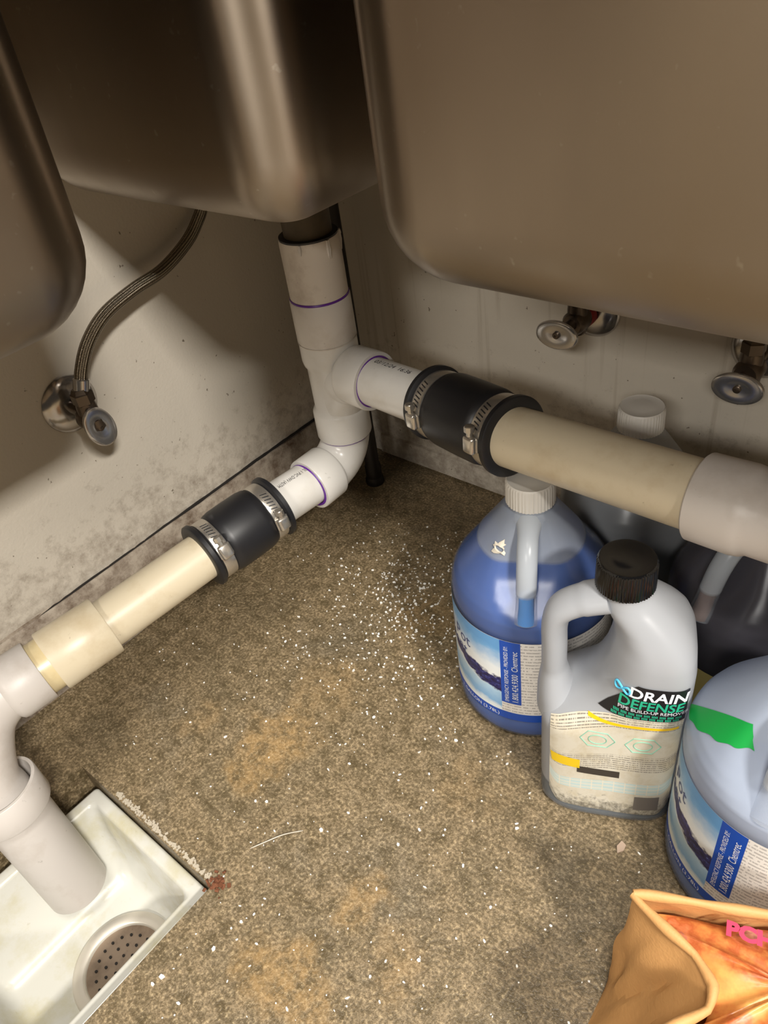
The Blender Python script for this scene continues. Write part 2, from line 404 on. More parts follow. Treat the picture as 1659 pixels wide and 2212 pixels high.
# drips of old cement on the upper pipe
dr = []
for k in range(9):
    a = random.uniform(0, 6.28); z1 = .4245; ln = random.uniform(.006, .022); p = VX + np.array([math.cos(a), math.sin(a), 0]) * .0287
    dr.append(tube([p + UP * z1, p + UP * (z1 - ln * .5), p + UP * (z1 - ln)], [.0010, .0016, .0004], 8))
for q in dr: part('cement_drip', q, M_PVC_GREY, top)
def ring(name, O, d, s, r, t=.0011, wd=.0022, parent=None, tilt=None):
    d2 = unit(d) if tilt is None else unit(unit(d) + np.array(tilt)); O2 = np.array(O) + unit(d) * s
    return part(name, lathe([(-wd / 2, r - .001), (-wd / 2, r + t * .6), (0, r + t), (wd / 2, r + t * .6), (wd / 2, r - .001)], O2, d2, 48, caps=False), M_PURPLE, parent)
ring('primer_ring', VX, UP, .3668, .0282, parent=top)
# sanitary tee
zb = .288
P0 = onz(868, 838, .288); P1 = onz(920, 862, .291); dA = unit(P1 - np.array([VX[0], VX[1], zb])); dA = unit(np.array([dA[0], dA[1], .02]))
TB = np.array([VX[0], VX[1], zb])
tee = part('tee_fitting', join(
    lathe([(.3655, .0240), (.3655, .0286), (.3645, .0293), (.302, .0296), (.297, .0286), (.293, .0262), (.246, .0262), (.242, .0288), (.240, .0296), (.211, .0298), (.2095, .0292), (.2095, .0245)], VX, UP, 56, caps=False),
    tube(catmull([VX + UP * .232 - dA * .002, VX + UP * .250 + dA * .004, TB + UP * -.014 + dA * .016, TB + dA * .040], 8), [.0250] * 17 + [.0258] * 8, 40),
    lathe([(.026, .0255), (.030, .0288), (.033, .0297), (.0605, .0299), (.062, .0292), (.062, .0242)], TB, dA, 56, caps=False)), M_PVC)
M_PVC_MID = pvc('dusty_white_pvc', srgb(208, 202, 195), srgb(160, 144, 126), .4, .4)
part('tee_collar', lathe([(.3225, .0297), (.3225, .0300), (.3215, .0300), (.3215, .0297)], VX, UP, 48, caps=False), M_PVC_DUST, tee)
part('upper_hub', lathe([(.3658, .0236), (.3658, .0290), (.3645, .0298), (.3235, .0300), (.3228, .0296)], VX, UP, 56, caps=False), M_PVC_MID, tee)
ring('primer_ring', TB, dA, .0622, .0246, .0014, .002, tee)
# elbow below the tee
zl = .178
EP = onz(640, 1062, zl); dB = unit(np.array([EP[0] - VX[0], EP[1] - VX[1], -.004])); RB = .034
EC = np.array([VX[0], VX[1], zl])
bend = [VX + UP * .224]
for k in range(13):
    a = math.radians(90 * k / 12); bend.append(EC + UP * RB * (1 - math.sin(a)) + np.array([dB[0], dB[1], 0]) * RB * (1 - math.cos(a)))
bend.append(EC + dB * (RB + .006))
el = part('elbow_fitting', join(tube(bend, .0262, 48, caps=False),
    lathe([(RB - .004, .0262), (RB - .001, .0292), (RB + .001, .0299), (.0615, .0300), (.063, .0293), (.063, .0242)], EC, dB, 56, caps=False)), M_PVC)
# flat moulding facet along the outer bend
side = unit(np.cross(dB, UP))
fac = []
for k in range(1, 12):
    a = math.radians(90 * k / 12); c = EC + UP * RB * (1 - math.sin(a)) + np.array([dB[0], dB[1], 0]) * RB * (1 - math.cos(a)); outw = unit(-UP * math.sin(a) - np.array([dB[0], dB[1], 0]) * math.cos(a))
    fac.append((c, outw))
fv = []; ff = []
for c, o_ in fac:
    for s_ in (-1, 1): fv += [c + o_ * .0235 + side * s_ * .0135, c + o_ * .0272 + side * s_ * .0112]
for i in range(len(fac) - 1):
    k = i * 4; ff += [(k, k + 1, k + 5, k + 4), (k + 1, k + 3, k + 7, k + 5), (k + 3, k + 2, k + 6, k + 7)]
part('moulding_rib', (fv, ff), M_PVC, el, smooth=False)
ring('primer_ring', VX, UP, .2088, .0272, .0016, .0016, el)
ring('primer_ring', EC, dB, .0634, .0245, .0018, .0026, el, tilt=(0.04, 0.02, 0))
# straight runs are laid through these axis points
A1 = TB + dA * .04
C1a, C1b = onz(936, 868, .2935), onz(1112, 945, .305)
R2 = onz(1330, 1012, .3105); R3_ = onz(1620, 1106, .3165)
def cyl(name, a, b, r, mat, ri=None, seg=48, parent=None):
    a, b = np.array(a), np.array(b); L = np.linalg.norm(b - a); q = ri or r - .004
    return part(name, lathe([(.0, q), (0, r - .0006), (.0006, r), (L - .0006, r), (L, r - .0006), (L, q)], a, b - a, seg, caps=False), mat, parent)
PR = .02415
p_r = cyl('branch_pipe', A1, C1a + (C1b - C1a) * .22, PR, M_PVC)
dR2 = unit(R2 - C1b)
p_c = cyl('cream_pipe', C1b - dR2 * .02, onz(1545, 1083, .3152), PR * 1.06, M_PVC_OLD)
B1 = EC + dB * .04
C2a, C2b = onz(596, 1090, .1785), onz(436, 1203, .1715)
L3, L4 = onz(225, 1352, .162), onz(118, 1424, .158)
p_l = cyl('discharge_pipe', B1, C2a + (C2b - C2a) * .25, PR, M_PVC)
dL3 = unit(L3 - C2b)
p_lc = cyl('cream_pipe', C2b - dL3 * .02, L3 + dL3 * .02, PR, M_PVC_OLD)
def text_on(pipe_o, body, O, d, s0, r, u, size, flip=False, sx=1.):
    d = unit(d); u = unit(np.array(u) - d * (np.array(u) @ d)); v_ = np.cross(u, d) if not flip else -np.cross(u, d)
    t = 1 if not flip else -1
    def fn(x, y):
        a = y / r; return np.array(O) + d * (s0 + t * x) + (r + .00025) * (u * math.cos(a) + v_ * math.sin(a))
    return part('printed_text', text_mesh(body, size, fn, sx=sx), M_INK, pipe_o, smooth=False)
def facing(O, d, ang):
    d = unit(d); c = CAM - np.array(O); c = unit(c - d * (c @ d)); t = np.cross(d, c); t = t if t[2] > 0 else -t
    a = math.radians(ang); return c * math.cos(a) + t * math.sin(a)
dP = unit(C1a + (C1b - C1a) * .22 - A1)
text_on(p_r, '03/12/24  16:36', A1, dP, .030, PR, facing(A1 + dP * .05, dP, 44), .0078)
dQ = unit(C2a + (C2b - C2a) * .25 - B1)
text_on(p_l, '3L 1 PVC-DWV (ASTM', B1, dQ, .0255, PR, facing(B1 + dQ * .05, dQ, 42), .0066, sx=.60)
# rubber couplings with worm-drive clamps
def coupling(a, b, ang1, ang2, rr=.0325):
    a, b = np.array(a), np.array(b); d = unit(b - a); L = np.linalg.norm(b - a)
    prof = [(0, .0236), (0, rr + .0008), (.001, rr + .002), (.005, rr + .002), (.0065, rr), (.0075, rr - .0018), (.0215, rr - .0018), (.0235, rr + .0002), (.030, rr + .0014), (L / 2, rr + .0016),
            (L - .030, rr + .0014), (L - .0235, rr + .0002), (L - .0215, rr - .0018), (L - .0075, rr - .0018), (L - .0065, rr), (L - .005, rr + .002), (L - .001, rr + .002), (L, rr + .0008), (L, .0236)]
    c = part('rubber_coupling', lathe(prof, a, d, 56, caps=False), M_RUBBER)
    for s, ang in ((.0145, ang1), (L - .0145, ang2)):
        O = a + d * s; rb = rr - .0016
        bw = .0062
        part('clamp_band', lathe([(-bw, rb - .0006), (-bw, rb + .0007), (-bw + .0012, rb + .0010), (bw - .0012, rb + .0010), (bw, rb + .0007), (bw, rb - .0006)], O, d, 56, caps=False), M_CLAMP, c)
        u = facing(O, d, ang); t = np.cross(d, u)
        # band slots
        sl = []
        for k in range(7):
            al = math.radians(24 + k * 6.5); uu = u * math.cos(al) + t * math.sin(al) * (1 if (t[2] > 0) else -1); tt = np.cross(d, uu)
            sl.append(box(O + uu * (rb + .0011), (.0070, .0011, .0004), (unit(d * .96 + tt * .28), tt, uu)))
        part('band_slot', join(*sl), M_RUBBER, c, smooth=False)
        hous = rbox(O + u * (rb + .0042), (.0125, .0150, .0070), .0026, (d, t, u), 3)
        saddle = rbox(O + u * (rb + .0016), (.0150, .0125, .0022), .0008, (d, t, u))
        part('clamp_housing', join(hous, saddle), M_CLAMP, c)
        td = t if t[2] > 0 else -t
        hx = lathe([(0, .0026), (.004, .0026), (.004, .0045), (.0085, .0045), (.0092, .0038)], O + u * (rb + .0042) + td * .0075, td, 8)
        sc = part('clamp_screw', hx, M_CLAMP, c)
    return c
coupling(C1a, C1b, -40, -34)
coupling(C2a, C2b, -34, -14)
# right-hand end: hub of a further fitting running out of frame
hubA, hubB = onz(1512, 1072, .3148), onz(1900, 1190, .322)
dH = unit(hubB - hubA)
part('end_fitting', lathe([(0, .0245), (0, .0300), (.0012, .0312), (.030, .0316), (.036, .0306), (.040, .0285), (.075, .0285), (.080, .0312), (.16, .0314)], hubA, dH, 56, caps=False), M_PVC_GREY)
# left-hand coupling, old bare strip, elbow and wide tail pipe
dLL = unit(L4 - L3)
s1 = np.linalg.norm(L4 - L3)
part('plain_coupling', lathe([(.0, .0242), (.0, .0292), (.001, .0298), (.0555, .0300), (.0565, .0294), (.0565, .0242)], L3 - dLL * .002, dLL, 56, caps=False), M_PVC_OLD)
part('bare_strip', lathe([(0, .0258), (.020, .0258)], L3 + dLL * .050, dLL, 48, caps=False), pvc('aged_yellow_pvc', srgb(206, 190, 150), srgb(160, 130, 80), .4))
TX = W(.158, .672, 0); TD = unit(W(.150, .6725, .09) - W(.176, .6715, -.06))
EH = L3 + dLL * .0655
bb1 = EH + dLL * .034
lastp = np.array([TX[0], TX[1], .03])
tz = lambda z: TX - TD * .004 + TD * (z / TD[2])
ctl = [EH + dLL * .026, bb1 + dLL * .004, (bb1 + dLL * .012) * .55 + tz(.128) * .45, tz(.104), tz(.075), tz(.03)]
part('tail_elbow', join(lathe([(0, .0244), (0, .0292), (.001, .0298), (.027, .0300), (.031, .0290), (.034, .0258)], EH, dLL, 56, caps=False), tube(catmull(ctl, 8), .0258, 48, caps=False)), M_PVC_GREY)
part('tail_pipe', lathe([(.0905, .0316), (.0905, .0345), (.0895, .0352), (.062, .0354), (.060, .0345), (.060, .0290), (-.066, .0290), (-.067, .0284), (-.067, .0262), (.06, .0262), (.0905, .0316)], TX - TD * .004, TD, 64, caps=False), M_PVC_GREY)

# ------------------------------------------------------------------ floor sink
RZ = -.018
FL0, FL1, FR0, FR1 = .1320, .3130, .6020, .8050
fs_base = W((FL0 + FL1) / 2, (FR0 + FR1) / 2, HZ)
fsink = thing('floor_sink', 'white enamelled square floor sink with a round steel strainer, set in the concrete', 'floor sink', fs_base)
def rr_loop(l0, l1, r0, r1, rad, z, n=6):
    out = []
    for (cl, cr, a0) in ((l1 - rad, r1 - rad, 0), (l0 + rad, r1 - rad, 90), (l0 + rad, r0 + rad, 180), (l1 - rad, r0 + rad, 270)):
        for k in range(n + 1):
            a = math.radians(a0 + 90 * k / n); out.append(W(cl + rad * math.cos(a), cr + rad * math.sin(a), z))
    return out
def basin():
    q = lambda i, z, rad: rr_loop(FL0 + i, FL1 - i, FR0 + i, FR1 - i, rad, z)
    loops = [q(.0, HZ, .004), q(.0, RZ - .003, .004), q(.0010, RZ - .0006, .004), q(.003, RZ, .004), q(.0105, RZ, .005), q(.0125, RZ - .001, .007), q(.014, RZ - .004, .009), q(.018, RZ - .03, .012)]
    loops += [rr_loop(.166, FL1 - .020, .623, FR1 - .022, .014, RZ - .058), rr_loop(.175, FL1 - .023, .628, FR1 - .026, .014, RZ - .073), rr_loop(.183, FL1 - .027, .632, FR1 - .032, .012, RZ - .081), rr_loop(.192, FL1 - .032, .640, FR1 - .04, .010, RZ - .083)]
    vs, fs = [], []; n = len(loops[0])
    for L in loops: vs += L
    for i in range(len(loops) - 1):
        for k in range(n): fs.append((i * n + k, i * n + (k + 1) % n, (i + 1) * n + (k + 1) % n, (i + 1) * n + k))
    fs.append(tuple(range((len(loops) - 1) * n, len(loops) * n))); return vs, fs
def fpart(name, vf, mat, parent=None, **k): return mesh_obj(name, vf, mat, parent or fsink, base=fs_base, **k)
fpart('basin', basin(), M_ENAMEL, angle=50)
SC = W(.254, .686, RZ - .083)
M_STRAIN = new_mat('strainer_steel', srgb(150, 140, 126), .35, 1.0)
st = fpart('strainer', lathe([(.0, .0500), (.0030, .0495), (.0040, .0480), (.0040, .0395), (.0030, .0380), (-.0020, .0365)], SC, UP, 56, caps=False), new_mat('strainer_ring', srgb(206, 200, 188), .42, .6))
fpart('strainer_basket', lathe([(.0006, .0375), (.0002, .020), (.0014, .002)], SC, UP, 48, caps=True), pvc('grimy_strainer', srgb(120, 104, 88), srgb(62, 46, 34), .9, .35), st)
holes = []
for rr_ in (.010, .019, .028):
    for k in range(int(rr_ * 700)):
        a = 2 * math.pi * k / int(rr_ * 700); p = SC + np.array([math.cos(a), math.sin(a), 0]) * rr_; holes.append(lathe([(.0004, .0014), (.0018, .0014)], p, UP, 8))
fpart('strainer_hole', join(*holes), M_GAP, st, smooth=False)
def crumbs(p, n, sx, size, zz):
    out = []
    for k in range(n):
        c = np.array(p) + np.array([random.gauss(0, sx), random.gauss(0, sx), zz + random.random() * .002]); s = size * random.uniform(.4, 1.2)
        ax = np.array(Matrix.Rotation(random.random() * 6, 3, Vector((random.random(), random.random(), 1)).normalized()))
        out.append(box(c, (s, s * random.uniform(.5, 1), s * .5), ax))
    return join(*out)
fpart('rust_patch', crumbs(W(.3245, .5955, .0), 60, .0042, .0030, .0), M_RUST, smooth=False)
gv = []
for k in range(170):
    t = random.random(); gv.append(box(W(HL0 + .06 + t * (HL1 - HL0 - .06), HR0 - .0022 - abs(random.gauss(0, .0022)), .0001 + random.random() * .0006), (random.uniform(.0012, .0038), random.uniform(.0012, .0025), .0010), np.array(Matrix.Rotation(random.random() * 6, 3, 'Z'))))
fpart('grout_edge', join(*gv), M_GROUT, smooth=False)

# ------------------------------------------------------------------ shut-off valves and braided hose
def valve(label, wallpt, n, long_axis, s_handle=.05, dz=0., red=False, hose_nut=True, roll=0., group=None):
    ang = math.atan2(n[0], -n[1])              # local -Y points out of the wall
    t = thing('shutoff_valve', label, 'valve', wallpt, ang, group)
    Y = np.array([0, -1., 0]); O = np.zeros(3)
    mesh_obj('escutcheon', lathe([(0, .0295), (.0015, .0300), (.004, .0285), (.0075, .0220), (.0095, .0140), (.0100, .0090)], O, Y, 48), M_CHROME, t)
    sb = mesh_obj('stub_pipe', lathe([(.008, .0080), (.034, .0080)], O, Y, 24), M_CHROME_D, t)
    if red: mesh_obj('red_sleeve', lathe([(.012, .0098), (.013, .0106), (.026, .0106), (.027, .0098)], O, Y, 24), M_RED, t)
    bc = Y * .036 + np.array([0, 0, dz * .5])
    mesh_obj('valve_body', join(lathe([(-.012, .0105), (-.008, .0125), (.008, .0125), (.012, .0100)], bc, Y, 24), lathe([(-.013, .0085), (-.010, .0105), (.014, .0100), (.024, .0085)], bc, UP, 24)), M_CHROME_D, t)
    mesh_obj('outlet_nut', lathe([(.018, .0098), (.019, .0108), (.029, .0108), (.030, .0096), (.034, .0075)], bc, UP, 6), M_CHROME_D, t, smooth=False)
    hc = Y * s_handle + np.array([0, 0, dz])
    mesh_obj('stem', tube([bc + Y * .008, hc], [.0058, .0050], 16), M_CHROME_D, t)
    a, b = .0232, .0152
    ca, sa = math.cos(roll), math.sin(roll)
    lx = np.array([1, 0, 0.]); lz = np.array([0, 0, 1.])
    A = (lz if long_axis == 'z' else lx) * ca + (lx if long_axis == 'z' else lz) * sa; B = unit(np.cross(A, Y))
    vs, fs = [], []; seg = 48; prof = [(-.0030, .05), (-.0030, .86), (-.0005, .98), (.0010, 1.0), (.0026, .97), (.0034, .86), (.0022, .45), (.0016, .22)]
    for s, k in prof:
        for i in range(seg):
            th = 2 * math.pi * i / seg; vs.append(hc + Y * s + A * a * k * math.cos(th) + B * b * k * math.sin(th))
    m_ = len(prof)
    for i in range(m_ - 1):
        for k in range(seg): fs.append((i * seg + k, i * seg + (k + 1) % seg, (i + 1) * seg + (k + 1) % seg, (i + 1) * seg + k))
    fs += [tuple(range(seg)), tuple(range((m_ - 1) * seg, m_ * seg))]
    h = mesh_obj('handle', (vs, fs), M_CHROME, t)
    mesh_obj('handle_screw', lathe([(.0010, .0036), (.0034, .0036), (.0040, .0028), (.0040, .0012), (.0030, .0010)], hc, Y, 16), M_CHROME_D, h)
    return t, bc
pL = onplane(150, 872, COR, nL); pR = onplane(1283, 668, COR, nR); pR2 = onplane(1652, 752, COR, nR)
vL, bcl = valve('chrome shut-off valve with a braided hose, on the cream wall above the grimy base', pL, nL, 'z', .046, -.013, roll=-.25)
valve('chrome shut-off valve with a red collar, on the beige wall', pR, nR, 'x', .076, .006, red=True, roll=.05)
valve('chrome shut-off valve without a red collar, on the beige wall', pR2, nR, 'x', .062, -.010, roll=.05)
def hose_mat():
    m = new_mat('steel_braid', srgb(140, 128, 112), .34, 1.0); uv = wcoord(m, 'UV'); s = sep(m, uv)
    a = math_(m, 'SINE', math_(m, 'ADD', math_(m, 'MULTIPLY', s[0], 2300.), math_(m, 'MULTIPLY', s[1], 6.2832 * 8)))
    b = math_(m, 'SINE', math_(m, 'SUBTRACT', math_(m, 'MULTIPLY', s[0], 2300.), math_(m, 'MULTIPLY', s[1], 6.2832 * 8)))
    h = math_(m, 'MULTIPLY', a, b); setp(m, Base_Color=ramp(m, math_(m, 'ADD', math_(m, 'MULTIPLY', h, .5), .5), [(.25, srgb(60, 52, 42)), (.7, srgb(176, 164, 146))]))
    bump(m, h, .6, .0008); return m
hs = onplane(176, 846, COR + nL * .036, nL)
offs = .036
path = [hs]
for (u, v, o_) in ((176, 800, .036), (190, 740, .036), (225, 680, .035), (285, 628, .032), (352, 582, .026), (405, 520, .019), (430, 468, .016), (437, 442, .016)):
    path.append(onplane(u, v, COR + nL * o_, nL))
hp = catmull(path, 8)
hose = thing('supply_hose', 'braided steel supply hose curving up to the sink behind its bowl', 'hose', hs)
def hose_mesh():
    vs, fs = tube(hp, .0064, 20); L = [0.]
    for i in range(1, len(hp)): L.append(L[-1] + np.linalg.norm(hp[i] - hp[i - 1]))
    uv = [(L[i], k / 20) for i in range(len(hp)) for k in range(20)]; return vs, fs, uv
hv, hf, huv = hose_mesh()
mesh_obj('braided_sleeve', (hv, hf), hose_mat(), hose, base=hs, uv=huv)
hd = unit(hp[6] - hp[0])
mesh_obj('ferrule', lathe([(-.004, .0066), (-.003, .0076), (.012, .0078), (.013, .0068)], hp[0], hd, 24), M_CHROME, hose, base=hs)

# ------------------------------------------------------------------ gallon jugs
def plastic(name, col, alpha, rough=.32, level=None, wet=.2):
    """milky blow-moulded plastic; where liquid wets the inside it scatters less and lets the liquid show"""
    m = new_mat(name, col, rough); p = m.node_tree.nodes['Principled BSDF']; out = m.node_tree.nodes['Material Output']
    tl = N(m, 'ShaderNodeBsdfTranslucent'); tl.inputs[0].default_value = (*col, 1)
    tr = N(m, 'ShaderNodeBsdfTransparent'); tr.inputs[0].default_value = (.97, .98, 1, 1)
    a = N(m, 'ShaderNodeMixShader'); a.inputs[0].default_value = .30; link(m, p.outputs[0], a.inputs[1]); link(m, tl.outputs[0], a.inputs[2])
    b = N(m, 'ShaderNodeMixShader'); b.inputs[0].default_value = alpha; link(m, tr.outputs[0], b.inputs[1]); link(m, a.outputs[0], b.inputs[2])
    if level is not None:
        mr = N(m, 'ShaderNodeMapRange'); mr.inputs[1].default_value = level - .0015; mr.inputs[2].default_value = level + .0015; mr.inputs[3].default_value = wet; mr.inputs[4].default_value = alpha
        link(m, sep(m, wcoord(m))[2], mr.inputs[0]); link(m, mr.outputs[0], b.inputs[0])
    link(m, b.outputs[0], out.inputs[0]); return m
M_HDPE = plastic('milky_plastic', srgb(178, 186, 198), .66, .24, .206, .20)
M_HDPE_T = plastic('milky_plastic_handle', srgb(200, 206, 212), .80, .3, .190, .25)
M_HDPE_CLR = plastic('clear_milky_plastic', srgb(206, 208, 208), .42)
M_CAPW = new_mat('white_cap_plastic', srgb(206, 202, 194), .45)
M_CAPB = new_mat('black_cap_plastic', (.004, .004, .0045), .16)
GP = [(0.0, .058), (.0012, .066), (.004, .0708), (.009, .0735), (.016, .0745), (.028, .0745), (.0295, .0738), (.031, .0738), (.09, .0738), (.143, .0738), (.145, .0745), (.152, .0745), (.160, .0738), (.168, .0718), (.176, .0680), (.184, .0625), (.237, .0252), (.242, .0210), (.252, .0195)]
def gr(z):
    for (a, ra), (b, rb_) in zip(GP, GP[1:]):
        if z <= b: return ra + (rb_ - ra) * (z - a) / (b - a)
    return GP[-1][1]
FM = [(.150, .090), (.163, .0715), (.192, .0470), (.236, .0215), (.242, .030), (.30, .03)]
def fmax(z):
    if z <= FM[0][0]: return .09
    for (a, ra), (b, rb_) in zip(FM, FM[1:]):
        if z <= b: return ra + (rb_ - ra) * (z - a) / (b - a)
    return .03
def gpt(th, z, off=0., recess=True, k=1.):
    r = gr(z) * k + off; x, f = r * math.sin(th), r * math.cos(th)
    if recess:
        lim = fmax(z) * k + off; d = f - lim
        if d > -.004: f = lim if d > .004 else f - (d + .004) ** 2 / .016
    return np.array([x, -f, z])
def gbody(z0, z1, off=0., k=1., cap_top=False, seg=72):
    zs = sorted({z for z, _ in GP if z0 <= z <= z1} | {z0, z1} | {z for z in np.arange(.150, .244, .004) if z0 < z < z1}); vs, fs = [], []
    for z in zs:
        for i in range(seg): vs.append(gpt(2 * math.pi * i / seg, z, off, True, k))
    for i in range(len(zs) - 1):
        for q in range(seg): fs.append((i * seg + q, i * seg + (q + 1) % seg, (i + 1) * seg + (q + 1) % seg, (i + 1) * seg + q))
    fs.append(tuple(range(seg)))
    if cap_top: fs.append(tuple(range((len(zs) - 1) * seg, len(zs) * seg)))
    return vs, fs
def cap_mesh(z0, r, h, ribs=44, dome=.0012):
    prof = [(0, r), (.0015, r), (h - .0030, r * .985), (h - .0012, r * .965), (h - .0003, r * .93), (h - .0008, r * .88), (h - .0008 + dome * .6, r * .5), (h - .0008 + dome, .0008)]
    seg = ribs * 4
    return lathe(prof, (0, 0, z0), UP, seg, rfun=lambda s, rr, a: rr + (.00035 if (math.sin(a * ribs) > 0 and s < h - .002) else -.0002) if rr > r * .95 else rr)
def patch(t0, t1, z0, z1, off, k=1., nu=40, nv=6, fn=None):
    return grid(lambda u, v: gpt(t0 + (t1 - t0) * u, z0 + (z1 - z0) * v, off, False, k) if fn is None else fn(u, v), nu, nv)
def picture_mat():
    m = new_mat('label_picture', (.8, .85, .9), .38); uv = wcoord(m, 'UV'); s = sep(m, uv); u, v = s[0], s[1]
    nz = noise(m, 7., 5, .6, vec=uv); vv = math_(m, 'ADD', v, math_(m, 'MULTIPLY', math_(m, 'SUBTRACT', nz, .5), .22))
    tilt = math_(m, 'ADD', vv, math_(m, 'MULTIPLY', u, .12))
    sky = ramp(m, tilt, [(.02, srgb(232, 236, 232)), (.14, srgb(222, 232, 236)), (.22, srgb(128, 176, 220)), (.38, srgb(176, 208, 232)), (.50, srgb(236, 236, 232)), (.72, srgb(226, 232, 236)), (.95, srgb(112, 168, 218)), (1., srgb(100, 158, 212))])
    c0 = math_(m, 'SUBTRACT', .66, math_(m, 'MULTIPLY', u, .30))
    dist = math_(m, 'ABSOLUTE', math_(m, 'SUBTRACT', vv, c0))
    wd = math_(m, 'MULTIPLY', math_(m, 'ADD', .02, math_(m, 'MULTIPLY', u, .085)), 1.0)
    band = math_(m, 'DIVIDE', dist, wd); navy = ramp(m, band, [(.75, 1.), (1.05, 0.)])
    inner = ramp(m, noise(m, 24., 5, .7, vec=uv), [(.42, srgb(22, 18, 62)), (.58, srgb(44, 46, 116)), (.72, srgb(120, 140, 200))])
    setp(m, Base_Color=mixc(m, navy, sky, inner)); return m
M_PIC = picture_mat()
def paper_mat():
    m = new_mat('label_paper', srgb(232, 228, 222), .5); uv = wcoord(m, 'UV'); s = sep(m, uv)
    row = math_(m, 'SINE', math_(m, 'MULTIPLY', s[1], 170.)); cell = noise(m, 1., 2, .5, vec=None)
    mp = N(m, 'ShaderNodeMapping'); mp.inputs['Scale'].default_value = (230, 14, 1); link(m, uv, mp.inputs[0])
    t = N(m, 'ShaderNodeTexNoise'); t.inputs['Scale'].default_value = 1.; link(m, mp.outputs[0], t.inputs['Vector'])
    k = math_(m, 'MULTIPLY', ramp(m, row, [(.1, 0.), (.5, 1.)]), ramp(m, t.outputs[0], [(.42, 0.), (.5, .55)]))
    reg = math_(m, 'GREATER_THAN', s[0], .36)
    setp(m, Base_Color=mixc(m, math_(m, 'MULTIPLY', k, reg), srgb(232, 228, 222), srgb(120, 116, 116))); return m
M_LPAPER = paper_mat()
M_LBLUE = new_mat('label_blue', srgb(22, 76, 176), .4)
M_LWHITE = new_mat('label_white_ink', srgb(232, 236, 242), .5)
M_LNAVY = new_mat('label_navy_ink', srgb(70, 80, 128), .5)
M_LIQ_BLUE = new_mat('blue_liquid', srgb(4, 70, 150), .25)
M_LIQ_THIN = new_mat('pale_blue_liquid', srgb(8, 140, 226), .25)
def gallon(label, loc, face, liquid, level, capmat=M_CAPW, body=M_HDPE, k=1., thin=None, hlev=None, label_kind='rinse', group=None, tape=False, torn=False):
    j = thing('gallon_jug', label, 'jug', loc, face, group)
    mesh_obj('body', gbody(0, .252, 0, k), body, j, angle=50)
    if liquid: mesh_obj('liquid', gbody(.002, level, -.0014, k, True), liquid, j, angle=50)
    hpath = catmull([(0, -.012, .2345), (0, -.0290, .2300), (0, -.0420, .2220), (0, -.0510, .2090), (0, -.0570, .1940), (0, -.0615, .1780), (0, -.0650, .1620)], 6)
    rad = [.0125, .0120, .0112, .0105, .0098, .0092, .0088, .0085] + [.0083] * 20 + [.0083, .0083, .0084, .0085, .0087, .0090, .0094, .0099, .0104]
    rad = rad[:len(hpath)] + [.0104] * (len(hpath) - len(rad))
    mesh_obj('handle', tube(hpath, rad, 28, ell=(1.06, .95)), M_HDPE_T, j, angle=70)
    if hlev:
        lp = [p for p in hpath if p[2] <= hlev]; mesh_obj('handle_liquid', tube(lp, [r - .0016 for r in rad[len(hpath) - len(lp):]], 24, ell=(1.06, .95)), thin, j)
    mesh_obj('cap', cap_mesh(.2445, .0210, .0225), capmat, j)
    if label_kind == 'rinse':
        v, f, uv = patch(math.radians(-150), math.radians(150), .0312, .1425, .0004, k, 80); lab = mesh_obj('label', (v, f), M_LPAPER, j, uv=uv)
        v, f, uv = patch(math.radians(-112), math.radians(-18), .0420, .1425, .0007, k, 50, 12); mesh_obj('label_picture', (v, f), M_PIC, lab, uv=uv)
        v, f, uv = patch(math.radians(-18), math.radians(-3.5), .0560, .1425, .0007, k, 10, 4); mesh_obj('label_bar', (v, f), M_LBLUE, lab, uv=uv)
        v, f, uv = patch(math.radians(-112), math.radians(40), .0314, .0420, .0007, k, 60, 2); mesh_obj('label_stripe', (v, f), M_LBLUE, lab, uv=uv)
        rr = gr(.1) * k + .0010
        up_fn = lambda th0, z0: (lambda x, y: np.array([rr * math.sin(th0 - y / rr), -rr * math.cos(th0 - y / rr), z0 + x]))      # reads upwards
        fl_fn = lambda th0, z0: (lambda x, y: np.array([rr * math.sin(th0 + x / rr), -rr * math.cos(th0 + x / rr), z0 + y]))
        mesh_obj('label_text', text_mesh('EMERGENCY RESPONSE - PROVIDED BY:', .0054, up_fn(math.radians(-12.4), .0585), sx=.80), M_LWHITE, lab, smooth=False)
        mesh_obj('label_text', text_mesh('1.800.424.9300  Chemtrec', .0082, up_fn(math.radians(-5.6), .0585), sx=.82), M_LWHITE, lab, smooth=False)
        mesh_obj('label_text', text_mesh('1 GALLON (3.78L)', .0066, fl_fn(math.radians(-60), .0342), sx=1.), M_LWHITE, lab, smooth=False)
        mesh_obj('label_title', text_mesh('n Pot', .0200, fl_fn(math.radians(-76), .1080), sx=.95), M_LNAVY, lab, smooth=False)
        mesh_obj('label_title', text_mesh('ilent', .0200, fl_fn(math.radians(-74), .0925), sx=.95), M_LNAVY, lab, smooth=False)
    if label_kind == 'yellow':
        v, f, uv = patch(math.radians(-150), math.radians(150), .030, .110, .0005, k, 60); mesh_obj('label', (v, f), new_mat('yellow_label', srgb(206, 188, 118), .5), j, uv=uv)
    return j
def face_to_cam(loc, extra=0.): return math.atan2(-loc[0], loc[1]) + math.radians(extra)     # local -Y looks back at the lens
B0 = RW(.125, .506); G0 = RW(.2605, .2905); D0 = RW(.306, .444); RE0 = RW(.2485, .585)
jb = gallon('gallon jug nearly full of blue liquid with a white cap, under the cream pipe', B0, face_to_cam(B0, -4), M_LIQ_BLUE, .206, thin=M_LIQ_THIN, hlev=.190)
